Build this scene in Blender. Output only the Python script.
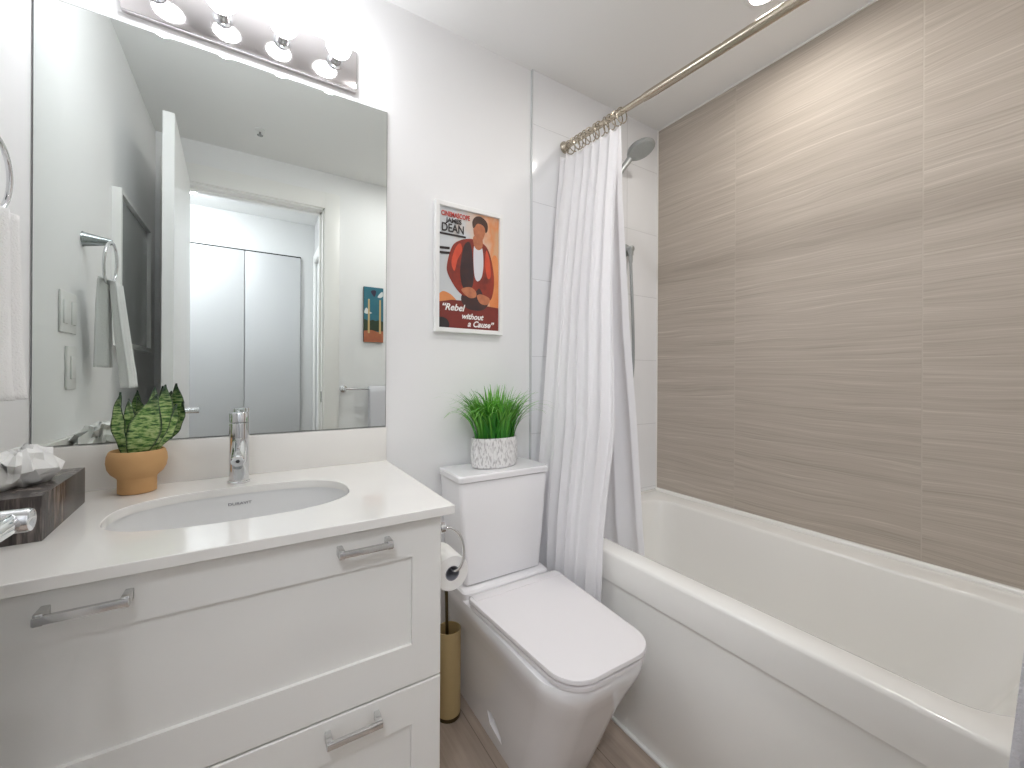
import bpy, bmesh, math, random
from mathutils import Vector, Matrix
from math import sin, cos, pi, radians
random.seed(7)
SC = bpy.context.scene
for o in list(bpy.data.objects): bpy.data.objects.remove(o)
COL = SC.collection
V = Vector

# ------------------------------------------------------------------ camera, world, exposure
FPX, CXP, V0 = 410.05, 512.0, 375.56
yaw, roll = radians(32.157), radians(0.303)
fw = V((sin(yaw), cos(yaw), 0)); rt = V((cos(yaw), -sin(yaw), 0)); up = V((0, 0, 1))
r2 = rt*cos(roll)+up*sin(roll); u2 = up*cos(roll)-rt*sin(roll)
cam = bpy.data.cameras.new('camera'); camo = bpy.data.objects.new('camera', cam); COL.objects.link(camo)
M = Matrix((r2, u2, -fw)).transposed().to_4x4(); M.translation = V((0.4554, -1.45, 1.165))
camo.matrix_world = M
cam.sensor_width = 36; cam.lens = FPX/1024*36; cam.clip_start = 0.01
cam.shift_y = -(384-V0)/1024
SC.camera = camo
w = bpy.data.worlds.new('world'); SC.world = w; w.use_nodes = True
w.node_tree.nodes['Background'].inputs[0].default_value = (1, 1, 1, 1)
w.node_tree.nodes['Background'].inputs[1].default_value = 0.3
SC.view_settings.view_transform = 'Standard'; SC.view_settings.look = 'None'
SC.view_settings.exposure = 0.55; SC.view_settings.gamma = 1; SC.view_settings.use_curve_mapping = False
SC.cycles.max_bounces = 14; SC.cycles.diffuse_bounces = 8; SC.cycles.glossy_bounces = 8
SC.cycles.transmission_bounces = 8; SC.cycles.sample_clamp_indirect = 6
BULB_E, DOWN_E, FILL_DOWN_E, HALL_FILL_E = 21.0, 160.0, 235.0, 34.0

# ------------------------------------------------------------------ dimensions
W, FRONT, CEIL = 2.2730, -1.455, 2.473
MIR = (0.003, 0.8445, 0.986, 2.080)
ZC = 0.869; CR, CF = 0.845, -0.588
XT = 1.455; RIM = 0.562; TX = 1.489

# ------------------------------------------------------------------ materials
class NT:
    def __init__(s, m):
        m.use_nodes = True; s.t = m.node_tree; s.n = s.t.nodes; s.b = s.n['Principled BSDF']
    def new(s, t, **k):
        n = s.n.new(t)
        for a, b in k.items(): setattr(n, a, b)
        return n
    def put(s, sock, v):
        if hasattr(v, 'is_output'): s.t.links.new(v, sock)
        elif v is not None: sock.default_value = v
    def m(s, op, a, b=0.0, c=None):
        n = s.new('ShaderNodeMath', operation=op); s.put(n.inputs[0], a); s.put(n.inputs[1], b)
        if c is not None: s.put(n.inputs[2], c)
        return n.outputs[0]
    def xyz(s, src='Object'):
        tc = s.new('ShaderNodeTexCoord'); sp = s.new('ShaderNodeSeparateXYZ')
        s.t.links.new(tc.outputs[src], sp.inputs[0]); return sp.outputs
    def vec(s, x, y, z):
        n = s.new('ShaderNodeCombineXYZ')
        for i, a in enumerate((x, y, z)): s.put(n.inputs[i], a)
        return n.outputs[0]
    def noise(s, vec, scale=1.0, detail=2.0, rough=.5):
        n = s.new('ShaderNodeTexNoise'); s.put(n.inputs['Vector'], vec)
        n.inputs['Scale'].default_value = scale; n.inputs['Detail'].default_value = detail
        n.inputs['Roughness'].default_value = rough; return n.outputs[0]
    def white(s, vec):
        n = s.new('ShaderNodeTexWhiteNoise', noise_dimensions='3D'); s.put(n.inputs['Vector'], vec); return n.outputs[0]
    def ramp(s, f, stops):
        n = s.new('ShaderNodeValToRGB'); s.put(n.inputs[0], f); e = n.color_ramp.elements
        while len(e) < len(stops): e.new(.5)
        for k, (p, c) in zip(e, stops): k.position = p; k.color = (*lin(c), 1)
        return n.outputs[0]
    def mix(s, f, a, b):
        n = s.new('ShaderNodeMix', data_type='RGBA'); s.put(n.inputs[0], f); s.put(n.inputs[6], a); s.put(n.inputs[7], b)
        return n.outputs[2]
    def bump(s, h, strength=.3, dist=.002):
        n = s.new('ShaderNodeBump'); s.put(n.inputs['Height'], h)
        n.inputs['Strength'].default_value = strength; n.inputs['Distance'].default_value = dist
        s.t.links.new(n.outputs[0], s.b.inputs['Normal'])
    def color(s, c): s.put(s.b.inputs['Base Color'], c)
def lin(c):
    return tuple(((x/255)/12.92 if x/255 <= .04045 else ((x/255+.055)/1.055)**2.4) for x in c)
def rgba(c): return (*lin(c), 1)
def mat(name, c, rough=.5, metal=0.0, coat=0.0, bump=None, emit=0, trans=0, ior=1.45, var=None):
    m = bpy.data.materials.new(name); t = NT(m); b = t.b
    b.inputs['Base Color'].default_value = rgba(c); b.inputs['Roughness'].default_value = rough
    b.inputs['Metallic'].default_value = metal; b.inputs['Coat Weight'].default_value = coat
    b.inputs['Transmission Weight'].default_value = trans; b.inputs['IOR'].default_value = ior
    if emit:
        b.inputs['Emission Color'].default_value = rgba(c); b.inputs['Emission Strength'].default_value = emit
    tc = None
    if bump or var:
        tc = t.new('ShaderNodeTexCoord').outputs['Object']
    if bump: t.bump(t.noise(tc, bump[0], 3), bump[1], bump[2] if len(bump) > 2 else .001)
    if var: t.color(t.mix(t.noise(tc, var[0], 4), rgba(c), rgba(var[1])))
    return m
PAINT = mat('white_wall_paint', (240, 240, 240), .55, bump=(180, .06))
CEILP = mat('ceiling_paint', (236, 236, 235), .8, bump=(140, .06))
TRIMP = mat('white_trim_paint', (240, 239, 236), .35)
DOORP = mat('white_door_paint', (238, 238, 237), .3)
HALLP = mat('dimmed_hall_wall_paint', (208, 208, 207), .6, bump=(180, .06))  # wall paint greyed so the strong hall lamp reads dimmer on it
CLOSET = mat('dimmed_closet_door', (186, 186, 186), .35)  # door colour darkened to offset the over-bright hall lamp
CAB = mat('white_cabinet_lacquer', (236, 235, 231), .32, var=(3, (233, 232, 228)))
QUARTZ = mat('white_quartz', (238, 236, 231), .12, coat=.3, var=(9, (232, 230, 226)))
PORC = mat('white_porcelain', (240, 239, 240), .07, coat=.5)
SINKP = mat('sink_porcelain', (226, 226, 225), .08, coat=.5)
SEATP = mat('white_seat_plastic', (232, 229, 230), .22)
ACRY = mat('white_tub_acrylic', (239, 238, 234), .14, coat=.3)
CHROME = mat('chrome', (225, 226, 228), .06, 1)
PLATEM = mat('polished_lamp_plate', (218, 214, 214), .1, 1)
BRUSHED = mat('brushed_nickel', (188, 178, 162), .25, 1)
SATIN = mat('satin_grey_chrome', (165, 170, 172), .22, 1)
STRIP = mat('pale_metal_strip', (205, 207, 208), .35, .2)
SHOWM = mat('satin_shower_grey', (170, 174, 175), .3, .55)
HANDM = mat('satin_handle_steel', (214, 214, 213), .22, .85)
GOLD = mat('brushed_gold', (206, 184, 136), .5, .35, bump=(420, .6))
BRONZE = mat('dark_bronze', (96, 84, 60), .3, .9)
GLASSM = mat('mirror_silver', (232, 237, 234), .0, 1)
EDGE = mat('mirror_edge_dark', (70, 74, 72), .3)
PLASTW = mat('white_plastic', (232, 232, 230), .3)
BULB = mat('lamp_glass_glowing', (248, 250, 255), .3, emit=BULB_E)
DOWN = mat('downlight_lens', (255, 250, 243), .3, emit=DOWN_E)
DOWN2 = mat('fill_downlight_lens', (252, 250, 250), .3, emit=FILL_DOWN_E)  # second downlight is out of view, added to brighten the room
HALL = mat('added_hall_lamp_glass', (243, 247, 255), .3, emit=HALL_FILL_E)  # hall lamp is out of view, added to even out the light
BLACK = mat('black_ink', (52, 46, 46), .6)
DARK = mat('painted_gap_shade', (35, 35, 35), .8)
SOIL = mat('brown_potting_soil', (88, 58, 38), .9, bump=(300, .8, .004), var=(200, (50, 34, 24)))
TERRA = mat('terracotta', (204, 162, 112), .75, bump=(400, .1), var=(12, (197, 153, 102)))
PAPER = mat('white_paper', (240, 239, 236), .9, bump=(220, .15))
CORE = mat('grey_cardboard', (150, 150, 156), .9)
TISSUE = mat('tissue_paper', (240, 240, 238), .9)
CANVAS_EDGE = mat('canvas_edge', (60, 50, 40), .8)
WOODF = mat('white_frame_lacquer', (240, 240, 238), .3)
STEELD = mat('dark_steel', (70, 70, 72), .35, .9)
def cloth(name, c, sc, strength, trl=.25, waffle=False):
    m = bpy.data.materials.new(name); t = NT(m); b = t.b
    b.inputs['Base Color'].default_value = rgba(c); b.inputs['Roughness'].default_value = .9
    b.inputs['Sheen Weight'].default_value = .15
    tc = t.new('ShaderNodeTexCoord').outputs['Object']
    h = t.noise(tc, sc, 3)
    if waffle:
        x, y, z = t.xyz()
        h = t.m('ADD', h, t.m('MULTIPLY', t.m('SINE', t.m('MULTIPLY', z, 900)), t.m('SINE', t.m('MULTIPLY', y, 700))))
    t.bump(h, strength, .002)
    if trl:
        tr = t.new('ShaderNodeBsdfTranslucent'); tr.inputs[0].default_value = rgba(c)
        mx = t.new('ShaderNodeMixShader'); mx.inputs[0].default_value = trl
        t.t.links.new(b.outputs[0], mx.inputs[1]); t.t.links.new(tr.outputs[0], mx.inputs[2])
        t.t.links.new(mx.outputs[0], t.n['Material Output'].inputs[0])
    return m
CURT = cloth('white_curtain_cotton', (252, 251, 252), 160, .25, .2, True)
LINER = cloth('white_liner_fabric', (250, 250, 252), 90, .05, .4)
TERRY = cloth('white_terry', (242, 242, 241), 330, .9, .05)
GREYT = cloth('pale_grey_terry', (226, 226, 232), 330, .9, .05)

def tile_mat(name, stops, grout, axis, off, size, zoff, zsize, streak, rough, gw=.0016):
    m = bpy.data.materials.new(name); t = NT(m); x, y, z = t.xyz(); a = (x, y, z)[axis]
    fa = t.m('DIVIDE', t.m('SUBTRACT', a, off-50*size), size); fz = t.m('DIVIDE', t.m('SUBTRACT', z, zoff-50*zsize), zsize)
    ra, rz = t.m('FRACT', fa), t.m('FRACT', fz)
    da = t.m('MULTIPLY', t.m('MINIMUM', ra, t.m('SUBTRACT', 1, ra)), size)
    dz = t.m('MULTIPLY', t.m('MINIMUM', rz, t.m('SUBTRACT', 1, rz)), zsize)
    d = t.m('MINIMUM', da, dz); g = t.m('LESS_THAN', d, gw)
    rnd = t.white(t.vec(t.m('FLOOR', fa), t.m('FLOOR', fz), 3.3))
    if streak:
        wob = t.m('MULTIPLY', t.m('SUBTRACT', t.noise(t.vec(t.m('MULTIPLY', a, 1.6), t.m('MULTIPLY', z, 5), t.m('MULTIPLY', rnd, 20)), 1, 2), .5), .07)
        zz = t.m('ADD', z, wob)
        o = t.m('MULTIPLY', rnd, 37.0)
        n1 = t.noise(t.vec(t.m('MULTIPLY', a, .7), t.m('MULTIPLY', zz, 48), o), 1, 3, .6)
        n2 = t.noise(t.vec(t.m('MULTIPLY', a, 3.5), t.m('MULTIPLY', zz, 260), o), 1, 3, .65)
        f = t.m('ADD', t.m('MULTIPLY', n1, .42), t.m('MULTIPLY', n2, .58))
        c = t.ramp(f, stops)
    else:
        c = t.ramp(t.noise(t.new('ShaderNodeTexCoord').outputs['Object'], 2, 2), stops)
    t.color(t.mix(g, c, rgba(grout)))
    t.b.inputs['Roughness'].default_value = rough
    h = t.m('MINIMUM', t.m('DIVIDE', d, .004), 1.0)
    if streak: h = t.m('ADD', h, t.m('MULTIPLY', f, .35))
    t.bump(h, .35, .0015)
    return m
BROWN = tile_mat('brown_streaked_tile', [(.3, (162, 152, 141)), (.45, (180, 170, 158)), (.56, (188, 178, 167)), (.7, (210, 201, 190))],
                 (190, 181, 170), 1, -.4278, .608, .565, .3325, True, .6, .0016)
WTILE = tile_mat('white_wall_tile', [(.3, (240, 241, 243)), (.7, (237, 238, 240))], (214, 215, 217), 0, 2.039, .608, .585, .3315, False, .12, .0013)
def plank_mat():
    m = bpy.data.materials.new('greige_plank_floor'); t = NT(m); x, y, z = t.xyz()
    fx = t.m('DIVIDE', t.m('ADD', x, 10.03), .15); row = t.m('FLOOR', fx)
    fy = t.m('DIVIDE', t.m('ADD', t.m('ADD', y, 20), t.m('MULTIPLY', t.white(t.vec(row, 1, 1)), 1.2)), 1.2)
    rx, ry = t.m('FRACT', fx), t.m('FRACT', fy)
    d = t.m('MINIMUM', t.m('MULTIPLY', t.m('MINIMUM', rx, t.m('SUBTRACT', 1, rx)), .15), t.m('MULTIPLY', t.m('MINIMUM', ry, t.m('SUBTRACT', 1, ry)), 1.2))
    rnd = t.white(t.vec(row, t.m('FLOOR', fy), 2))
    n = t.noise(t.vec(t.m('MULTIPLY', x, 38), t.m('MULTIPLY', y, 2.2), t.m('MULTIPLY', rnd, 30)), 1, 4, .6)
    f = t.m('ADD', t.m('MULTIPLY', n, .75), t.m('MULTIPLY', rnd, .25))
    c = t.ramp(f, [(.25, (138, 124, 111)), (.5, (163, 148, 135)), (.75, (185, 169, 155))])
    t.color(t.mix(t.m('LESS_THAN', d, .0012), c, rgba((120, 108, 98))))
    t.b.inputs['Roughness'].default_value = .4; t.bump(t.m('MINIMUM', t.m('DIVIDE', d, .003), 1), .3, .001)
    return m
FLOORM = plank_mat()
def tissuebox_mat():
    m = bpy.data.materials.new('birch_print_card'); t = NT(m); x, y, z = t.xyz()
    s = t.m('ADD', x, y)
    n = t.noise(t.vec(t.m('MULTIPLY', x, 85), t.m('MULTIPLY', y, 85), t.m('MULTIPLY', z, 6)), 1, 4, .7)
    n2 = t.noise(t.vec(t.m('MULTIPLY', x, 18), t.m('MULTIPLY', y, 18), t.m('MULTIPLY', z, 9)), 1, 2)
    f = t.m('ADD', t.m('MULTIPLY', n, .6), t.m('MULTIPLY', n2, .4))
    t.color(t.ramp(f, [(.40, (40, 38, 38)), (.53, (78, 72, 70)), (.60, (128, 118, 112)), (.68, (196, 182, 172))]))
    t.b.inputs['Roughness'].default_value = .25
    return m
TBOX = tissuebox_mat()
def leaf_mat():
    m = bpy.data.materials.new('snake_plant_leaf'); t = NT(m)
    uv = t.new('ShaderNodeUVMap'); sp = t.new('ShaderNodeSeparateXYZ'); t.t.links.new(uv.outputs[0], sp.inputs[0])
    e = t.m('ABSOLUTE', t.m('SUBTRACT', sp.outputs[0], .5))
    tc = t.new('ShaderNodeTexCoord').outputs['Object']
    o = t.xyz()
    n = t.noise(t.vec(t.m('MULTIPLY', o[0], 55), t.m('MULTIPLY', o[1], 55), t.m('MULTIPLY', o[2], 190)), 1, 3, .6)
    c = t.ramp(n, [(.33, (36, 74, 38)), (.44, (92, 136, 66)), (.52, (152, 182, 108)), (.63, (192, 208, 146))])
    c2 = t.ramp(n, [(.4, (22, 44, 32)), (.7, (40, 76, 48))])
    edge = t.m('MULTIPLY', t.m('SUBTRACT', e, .41), 11); edge = t.m('MAXIMUM', t.m('MINIMUM', edge, 1), 0)
    tip = t.m('MAXIMUM', t.m('MINIMUM', t.m('MULTIPLY', t.m('SUBTRACT', sp.outputs[1], .72), 4), 1), 0)
    t.color(t.mix(t.m('MAXIMUM', edge, tip), c, c2)); t.b.inputs['Roughness'].default_value = .35
    return m
LEAF = leaf_mat()
def grass_mat():
    m = bpy.data.materials.new('green_plastic_grass'); t = NT(m)
    uv = t.new('ShaderNodeUVMap'); sp = t.new('ShaderNodeSeparateXYZ'); t.t.links.new(uv.outputs[0], sp.inputs[0])
    f = t.m('ADD', t.m('MULTIPLY', sp.outputs[1], .6), t.m('MULTIPLY', sp.outputs[0], .4))
    t.color(t.ramp(f, [(.0, (26, 92, 34)), (.35, (58, 142, 42)), (.7, (122, 190, 70)), (1, (112, 160, 84))])); t.b.inputs['Roughness'].default_value = .45
    return m
GRASS = grass_mat()
def pot_mat():
    m = bpy.data.materials.new('carved_white_ceramic'); t = NT(m); x, y, z = t.xyz()
    n = t.noise(t.vec(t.m('MULTIPLY', x, 230), t.m('MULTIPLY', y, 230), t.m('MULTIPLY', z, 60)), 1, 1)
    k = t.m('MAXIMUM', t.m('MINIMUM', t.m('MULTIPLY', t.m('SUBTRACT', n, .5), 9), 1), 0)
    t.color(t.mix(k, rgba((240, 239, 238)), rgba((202, 199, 199)))); t.b.inputs['Roughness'].default_value = .6
    t.bump(t.m('SUBTRACT', 1, k), .6, .003); return m
POTM = pot_mat()
def poster_mat():
    m = bpy.data.materials.new('poster_print'); t = NT(m); x, y, z = t.xyz()
    n = t.noise(t.vec(t.m('MULTIPLY', x, 14), 0, t.m('MULTIPLY', z, 9)), 1, 3)
    f = t.m('ADD', t.m('MULTIPLY', x, 2.4), t.m('MULTIPLY', t.m('SUBTRACT', n, .5), .8))
    t.color(t.ramp(f, [(.2, (206, 210, 212)), (.42, (222, 196, 176)), (.58, (226, 150, 98)), (.7, (214, 168, 130))]))
    t.b.inputs['Roughness'].default_value = .35; return m
POSTER = poster_mat()
def varm(name, a, b, sc=40, rough=.4):
    return mat(name, a, rough, var=(sc, b))
JACK = varm('print_red_jacket', (186, 66, 44), (60, 40, 40), 26); PANTS = varm('print_dark_trousers', (46, 46, 52), (84, 52, 46), 30)
SKIN = varm('print_skin', (214, 140, 100), (150, 84, 60), 40); HAIR = varm('print_hair', (92, 62, 50), (60, 44, 40), 50)
SHIRT = mat('print_white_shirt', (222, 222, 226), .4); REDG = varm('print_brick_red_ground', (136, 54, 44), (110, 44, 40), 20)
ORG = varm('print_orange', (222, 120, 62), (226, 160, 104), 20); INKW = mat('print_white_ink', (244, 240, 236), .4)
ORGR = varm('print_orange_red', (222, 92, 60), (200, 70, 50), 40)
INKR = mat('print_red_ink', (196, 70, 62), .4)
TEAL = varm('paint_teal_sky', (44, 104, 122), (60, 120, 134), 30); TREE = varm('paint_dark_trees', (38, 60, 46), (58, 70, 50), 60)
BEIGE = mat('paint_beige', (206, 178, 124), .6); BRICK = varm('paint_orange_ground', (186, 114, 78), (160, 92, 70), 60); CLOUD = mat('paint_cloud', (220, 224, 222), .6)
BIRD = mat('paint_dark_plum', (62, 54, 72), .6)

# ------------------------------------------------------------------ mesh builder
class G:
    def __init__(s): s.bm = bmesh.new(); s.uv = None
    def box(s, x0, x1, y0, y1, z0, z1, r=0.0, seg=2):
        b = bmesh.new()
        vs = [b.verts.new((x, y, z)) for x in (x0, x1) for y in (y0, y1) for z in (z0, z1)]
        for f in ((0,1,3,2),(4,6,7,5),(0,4,5,1),(2,3,7,6),(0,2,6,4),(1,5,7,3)): b.faces.new([vs[i] for i in f])
        if r: bmesh.ops.bevel(b, geom=b.edges[:], offset=r, segments=seg, profile=.5, affect='EDGES')
        s.merge(b); return s
    def merge(s, b):
        me = bpy.data.meshes.new('tmp'); b.to_mesh(me); b.free(); s.bm.from_mesh(me); bpy.data.meshes.remove(me)
    def loft(s, loops, cap0=False, cap1=False, closed=True, wrap=False):
        L = [[s.bm.verts.new(p) for p in lp] for lp in loops]; n = len(L[0])
        rng = list(range(len(L)-1)) + ([len(L)-1] if wrap else [])
        for i in rng:
            A, B = L[i], L[(i+1) % len(L)]
            for j in range(n if closed else n-1):
                k = (j+1) % n
                try: s.bm.faces.new((A[j], A[k], B[k], B[j]))
                except ValueError: pass
        if cap0: s.bm.faces.new(L[0][::-1])
        if cap1: s.bm.faces.new(L[-1])
        return s
    def prism(s, poly, f0, f1):
        return s.loft([[f0(p) for p in poly], [f1(p) for p in poly]], True, True)
    def tube(s, pts, r, seg=12, closed=False, caps=True):
        pts = [V(p) for p in pts]; n = len(pts); rr = r if isinstance(r, (list, tuple)) else [r]*n
        loops = []; prev = None
        for i, p in enumerate(pts):
            if closed: t = pts[(i+1) % n]-pts[i-1]
            else: t = pts[min(i+1, n-1)]-pts[max(i-1, 0)]
            t.normalize()
            if prev is None:
                a = V((0, 0, 1)) if abs(t.z) < .9 else V((1, 0, 0)); nn = t.cross(a).normalized()
            else: nn = (prev - t*prev.dot(t)).normalized()
            prev = nn; bb = t.cross(nn)
            loops.append([p+(nn*cos(2*pi*k/seg)+bb*sin(2*pi*k/seg))*rr[i] for k in range(seg)])
        return s.loft(loops, caps and not closed, caps and not closed, True, closed)
    def lathe(s, prof, c, axis='z', seg=32, cap0=True, cap1=True, sx=1, sy=1):
        c = V(c); loops = []
        ax = {'z': (V((1,0,0)), V((0,1,0)), V((0,0,1))), 'y': (V((1,0,0)), V((0,0,1)), V((0,1,0))), 'x': (V((0,1,0)), V((0,0,1)), V((1,0,0)))}[axis] if isinstance(axis, str) else axis
        for r, h in prof:
            loops.append([c+ax[0]*r*sx*cos(2*pi*k/seg)+ax[1]*r*sy*sin(2*pi*k/seg)+ax[2]*h for k in range(seg)])
        return s.loft(loops, cap0, cap1)
    def sphere(s, c, r, seg=24):
        p = [(max(1e-4, r*sin(pi*i/12)), -r*cos(pi*i/12)) for i in range(13)]
        return s.lathe(p, c, 'z', seg)
    def grid(s, f, nu, nv, wrap=False):
        return s.loft([[f(i/nu, j/nv) for j in range(nv+1)] for i in range(nu+1)], closed=False)
    def strip(s, left, right, u=0.5):
        uvl = s.bm.loops.layers.uv.verify(); n = len(left)
        A = [s.bm.verts.new(p) for p in left]; B = [s.bm.verts.new(p) for p in right]
        for i in range(n-1):
            f = s.bm.faces.new((A[i], B[i], B[i+1], A[i+1]))
            for l, (uu, vv) in zip(f.loops, ((0 if u is None else u, i/(n-1)), (1 if u is None else u, i/(n-1)), (1 if u is None else u, (i+1)/(n-1)), (0 if u is None else u, (i+1)/(n-1)))): l[uvl].uv = (uu, vv)
def lerp(a, b, t): return a+(b-a)*t
ROOT = {}
def make(name, g, m, parent=None, origin=None, smooth=38, solid=0, keepn=False, **tags):
    bm = g.bm
    if not keepn: bmesh.ops.recalc_face_normals(bm, faces=bm.faces[:])
    o0 = V(origin) if origin is not None else (ROOT[parent.name] if parent is not None else V((0, 0, 0)))
    bmesh.ops.translate(bm, verts=bm.verts[:], vec=-o0)
    me = bpy.data.meshes.new(name); bm.to_mesh(me); bm.free()
    me.materials.append(m)
    if smooth:
        me.polygons.foreach_set('use_smooth', [True]*len(me.polygons)); me.set_sharp_from_angle(angle=radians(smooth))
    o = bpy.data.objects.new(name, me); COL.objects.link(o)
    if parent is not None: o.parent = parent
    else: o.location = o0
    ROOT[o.name] = o0
    if solid:
        md = o.modifiers.new('thickness', 'SOLIDIFY'); md.thickness = solid; md.offset = 0
    for k, v in tags.items(): o[k] = v
    return o
def thing(name, label, cat, loc, group=None):
    o = bpy.data.objects.new(name, None); COL.objects.link(o); o.location = loc; o.empty_display_size = .05
    ROOT[o.name] = V(loc); o['label'] = label; o['category'] = cat
    if group: o['group'] = group
    return o
def struct(name, g, m, parent=None, **k):
    return make(name, g, m, parent, **({} if parent else {'kind': 'structure'}), **k)
def rpoly(pts, radii, n=6):
    out = []; N = len(pts)
    for i in range(N):
        p = V(pts[i]); r = radii[i] if isinstance(radii, (list, tuple)) else radii
        a = (V(pts[i-1])-p).normalized(); b = (V(pts[(i+1) % N])-p).normalized()
        ang = a.angle(b)/2; d = r/math.tan(ang)
        c = p+(a+b).normalized()*(r/sin(ang)); s = p+a*d; e = p+b*d
        a0 = math.atan2(*(s-c).yx) if len(p) == 2 else 0; a1 = math.atan2(*(e-c).yx)
        while a1-a0 > pi: a1 -= 2*pi
        while a1-a0 < -pi: a1 += 2*pi
        for k in range(n):
            t = a0+(a1-a0)*k/(n-1); out.append((c.x+r*cos(t), c.y+r*sin(t)))
    return out
def rect(x0, x1, y0, y1, r=0, n=6):
    return rpoly([(x0, y0), (x1, y0), (x1, y1), (x0, y1)], max(r, 1e-4) if not isinstance(r, (list, tuple)) else r, n)
def at(lp, z): return [(x, y, z) for x, y in lp]
def text_mesh(name, s, size, m, parent, loc, rot, ext=.0004, shear=0, align='CENTER', sx=1, bold=0, **tags):
    cu = bpy.data.curves.new('t', 'FONT'); cu.body = s; cu.size = size; cu.extrude = ext; cu.shear = shear; cu.align_x = align; cu.offset = bold
    t = bpy.data.objects.new('t', cu); COL.objects.link(t)
    bpy.context.view_layer.update()
    me = bpy.data.meshes.new_from_object(t.evaluated_get(bpy.context.evaluated_depsgraph_get()))
    bpy.data.objects.remove(t)
    mw = Matrix.Translation(V(loc)-ROOT[parent.name]) @ rot.to_4x4() @ Matrix.Diagonal((sx, 1, 1, 1))
    me.transform(mw); me.materials.clear(); me.materials.append(m); me.name = name
    o = bpy.data.objects.new(name, me); COL.objects.link(o); o.parent = parent; ROOT[o.name] = ROOT[parent.name]
    for k, v in tags.items(): o[k] = v
    return o
FACE_MY = Matrix(((1, 0, 0), (0, 0, -1), (0, 1, 0)))     # text facing -y, reading along +x

# ------------------------------------------------------------------ setting
HX0, HX1, HY = -1.0, 0.90, -2.55
struct('floor', G().box(HX0-.1, W+.1, HY-.1, .1, -.1, 0), FLOORM)
struct('ceiling', G().box(HX0-.1, W+.1, HY-.1, .1, CEIL, CEIL+.1), CEILP)
struct('wall_back', G().box(-.1, W+.1, 0, .1, 0, CEIL), PAINT)
struct('wall_left', G().box(-.1, 0, FRONT-.12, 0, 0, CEIL), PAINT)
struct('wall_shower', G().box(XT+.004, W, -.010, 0, RIM-.05, CEIL), WTILE)
struct('wall_right', G().box(W, W+.1, FRONT-.12, 0, 0, CEIL), BROWN)
struct('trim_1', G().box(XT-.0005, XT+.004, -.012, 0, 0, CEIL), STRIP)
struct('trim_2', G().box(W-.006, W, -.014, -.008, RIM, CEIL), TRIMP)
struct('trim_7', G().box(W-.006, W, FRONT, -.014, CEIL-.006, CEIL), TRIMP)
DX0, DX1, DZ = .106, .838, 2.240
g = G(); g.box(0, DX0, FRONT-.12, FRONT, 0, CEIL); g.box(DX1, W, FRONT-.12, FRONT, 0, CEIL); g.box(DX0, DX1, FRONT-.12, FRONT, DZ, CEIL)
struct('wall_front', g, PAINT)
for i, (yy0, yy1) in enumerate(((FRONT, FRONT+.012), (FRONT-.132, FRONT-.12))):
    g = G(); g.box(DX0-.085, DX0+.003, yy0, yy1, 0, DZ+.1, .003); g.box(DX1-.003, DX1+.088, yy0, yy1, 0, DZ+.1, .003); g.box(DX0, DX1, yy0, yy1, DZ-.003, DZ+.1, .003)
    struct('trim_%d' % (3+i), g, TRIMP)
g = G(); g.box(DX1-.012, DX1, FRONT-.12, FRONT, 0, DZ); g.box(DX0, DX0+.012, FRONT-.12, FRONT, 0, DZ); g.box(DX0, DX1, FRONT-.12, FRONT, DZ-.012, DZ)
g.box(DX1-.024, DX1-.012, FRONT-.10, FRONT-.06, 0, DZ-.012); g.box(DX0, DX1, FRONT-.10, FRONT-.06, DZ-.024, DZ-.012)
jb = struct('trim_5', g, TRIMP)
make('strike_plate', G().box(DX1-.0135, DX1-.0115, FRONT-.052, FRONT-.02, .985, 1.055, .0004), STEELD, jb)
# the door, open against the left wall
d = struct('door_1', G().loft([at([(.112, FRONT+.006), (.150, FRONT+.006), (.176, FRONT+.741), (.138, FRONT+.742)], z) for z in (.008, 2.228)], True, True), DOORP, smooth=20)
hy, hz = -.800, 1.007
g = G(); g.lathe([(.026, 0), (.026, .008), (.0135, .011), (.0125, .014), (.0125, .078), (.0115, .0805), (.0085, .0815), (.001, .0815)], (.1725, hy, hz), 'x', 28)
g.tube([(.238, hy+.004, hz), (.238, hy-.02, hz-.001), (.238, hy-.115, hz-.001), (.238, hy-.119, hz-.001)], [.0105, .0105, .0095, .007], 24)
make('door_handle', g, CHROME, d)
g = G(); [g.box(.104, .113, FRONT+.004, FRONT+.012, z, z+.09) for z in (.25, 1.1, 1.95)]
make('door_hinge', g, SATIN, d)
# hallway with closet doors
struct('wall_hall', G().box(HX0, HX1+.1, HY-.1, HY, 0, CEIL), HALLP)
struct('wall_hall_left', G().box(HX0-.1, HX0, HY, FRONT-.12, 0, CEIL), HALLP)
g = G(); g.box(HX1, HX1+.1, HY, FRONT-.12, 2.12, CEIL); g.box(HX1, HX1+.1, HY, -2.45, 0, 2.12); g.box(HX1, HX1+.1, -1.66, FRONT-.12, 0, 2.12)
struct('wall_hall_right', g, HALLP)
g = G(); g.box(HX1-.012, HX1, -2.53, -2.45, 0, 2.2, .002); g.box(HX1-.012, HX1, -1.66, -1.58, 0, 2.2, .002); g.box(HX1-.012, HX1, -2.45, -1.66, 2.12, 2.2, .002)
struct('trim_6', g, TRIMP)
struct('wall_hall_front', G().box(HX0, -.1, FRONT-.12, FRONT, 0, CEIL), PAINT)
struct('door_4', G().box(HX1+.01, HX1+.045, -2.44, -1.67, .01, 2.11), DOORP)
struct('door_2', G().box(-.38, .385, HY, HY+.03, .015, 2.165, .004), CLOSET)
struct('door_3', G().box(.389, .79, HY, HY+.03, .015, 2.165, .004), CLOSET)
struct('trim_8', G().box(-.38, .792, HY, HY+.012, 2.165, 2.178), DARK)  # dark strip painted in for the shaded gap above the closet doors
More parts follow.
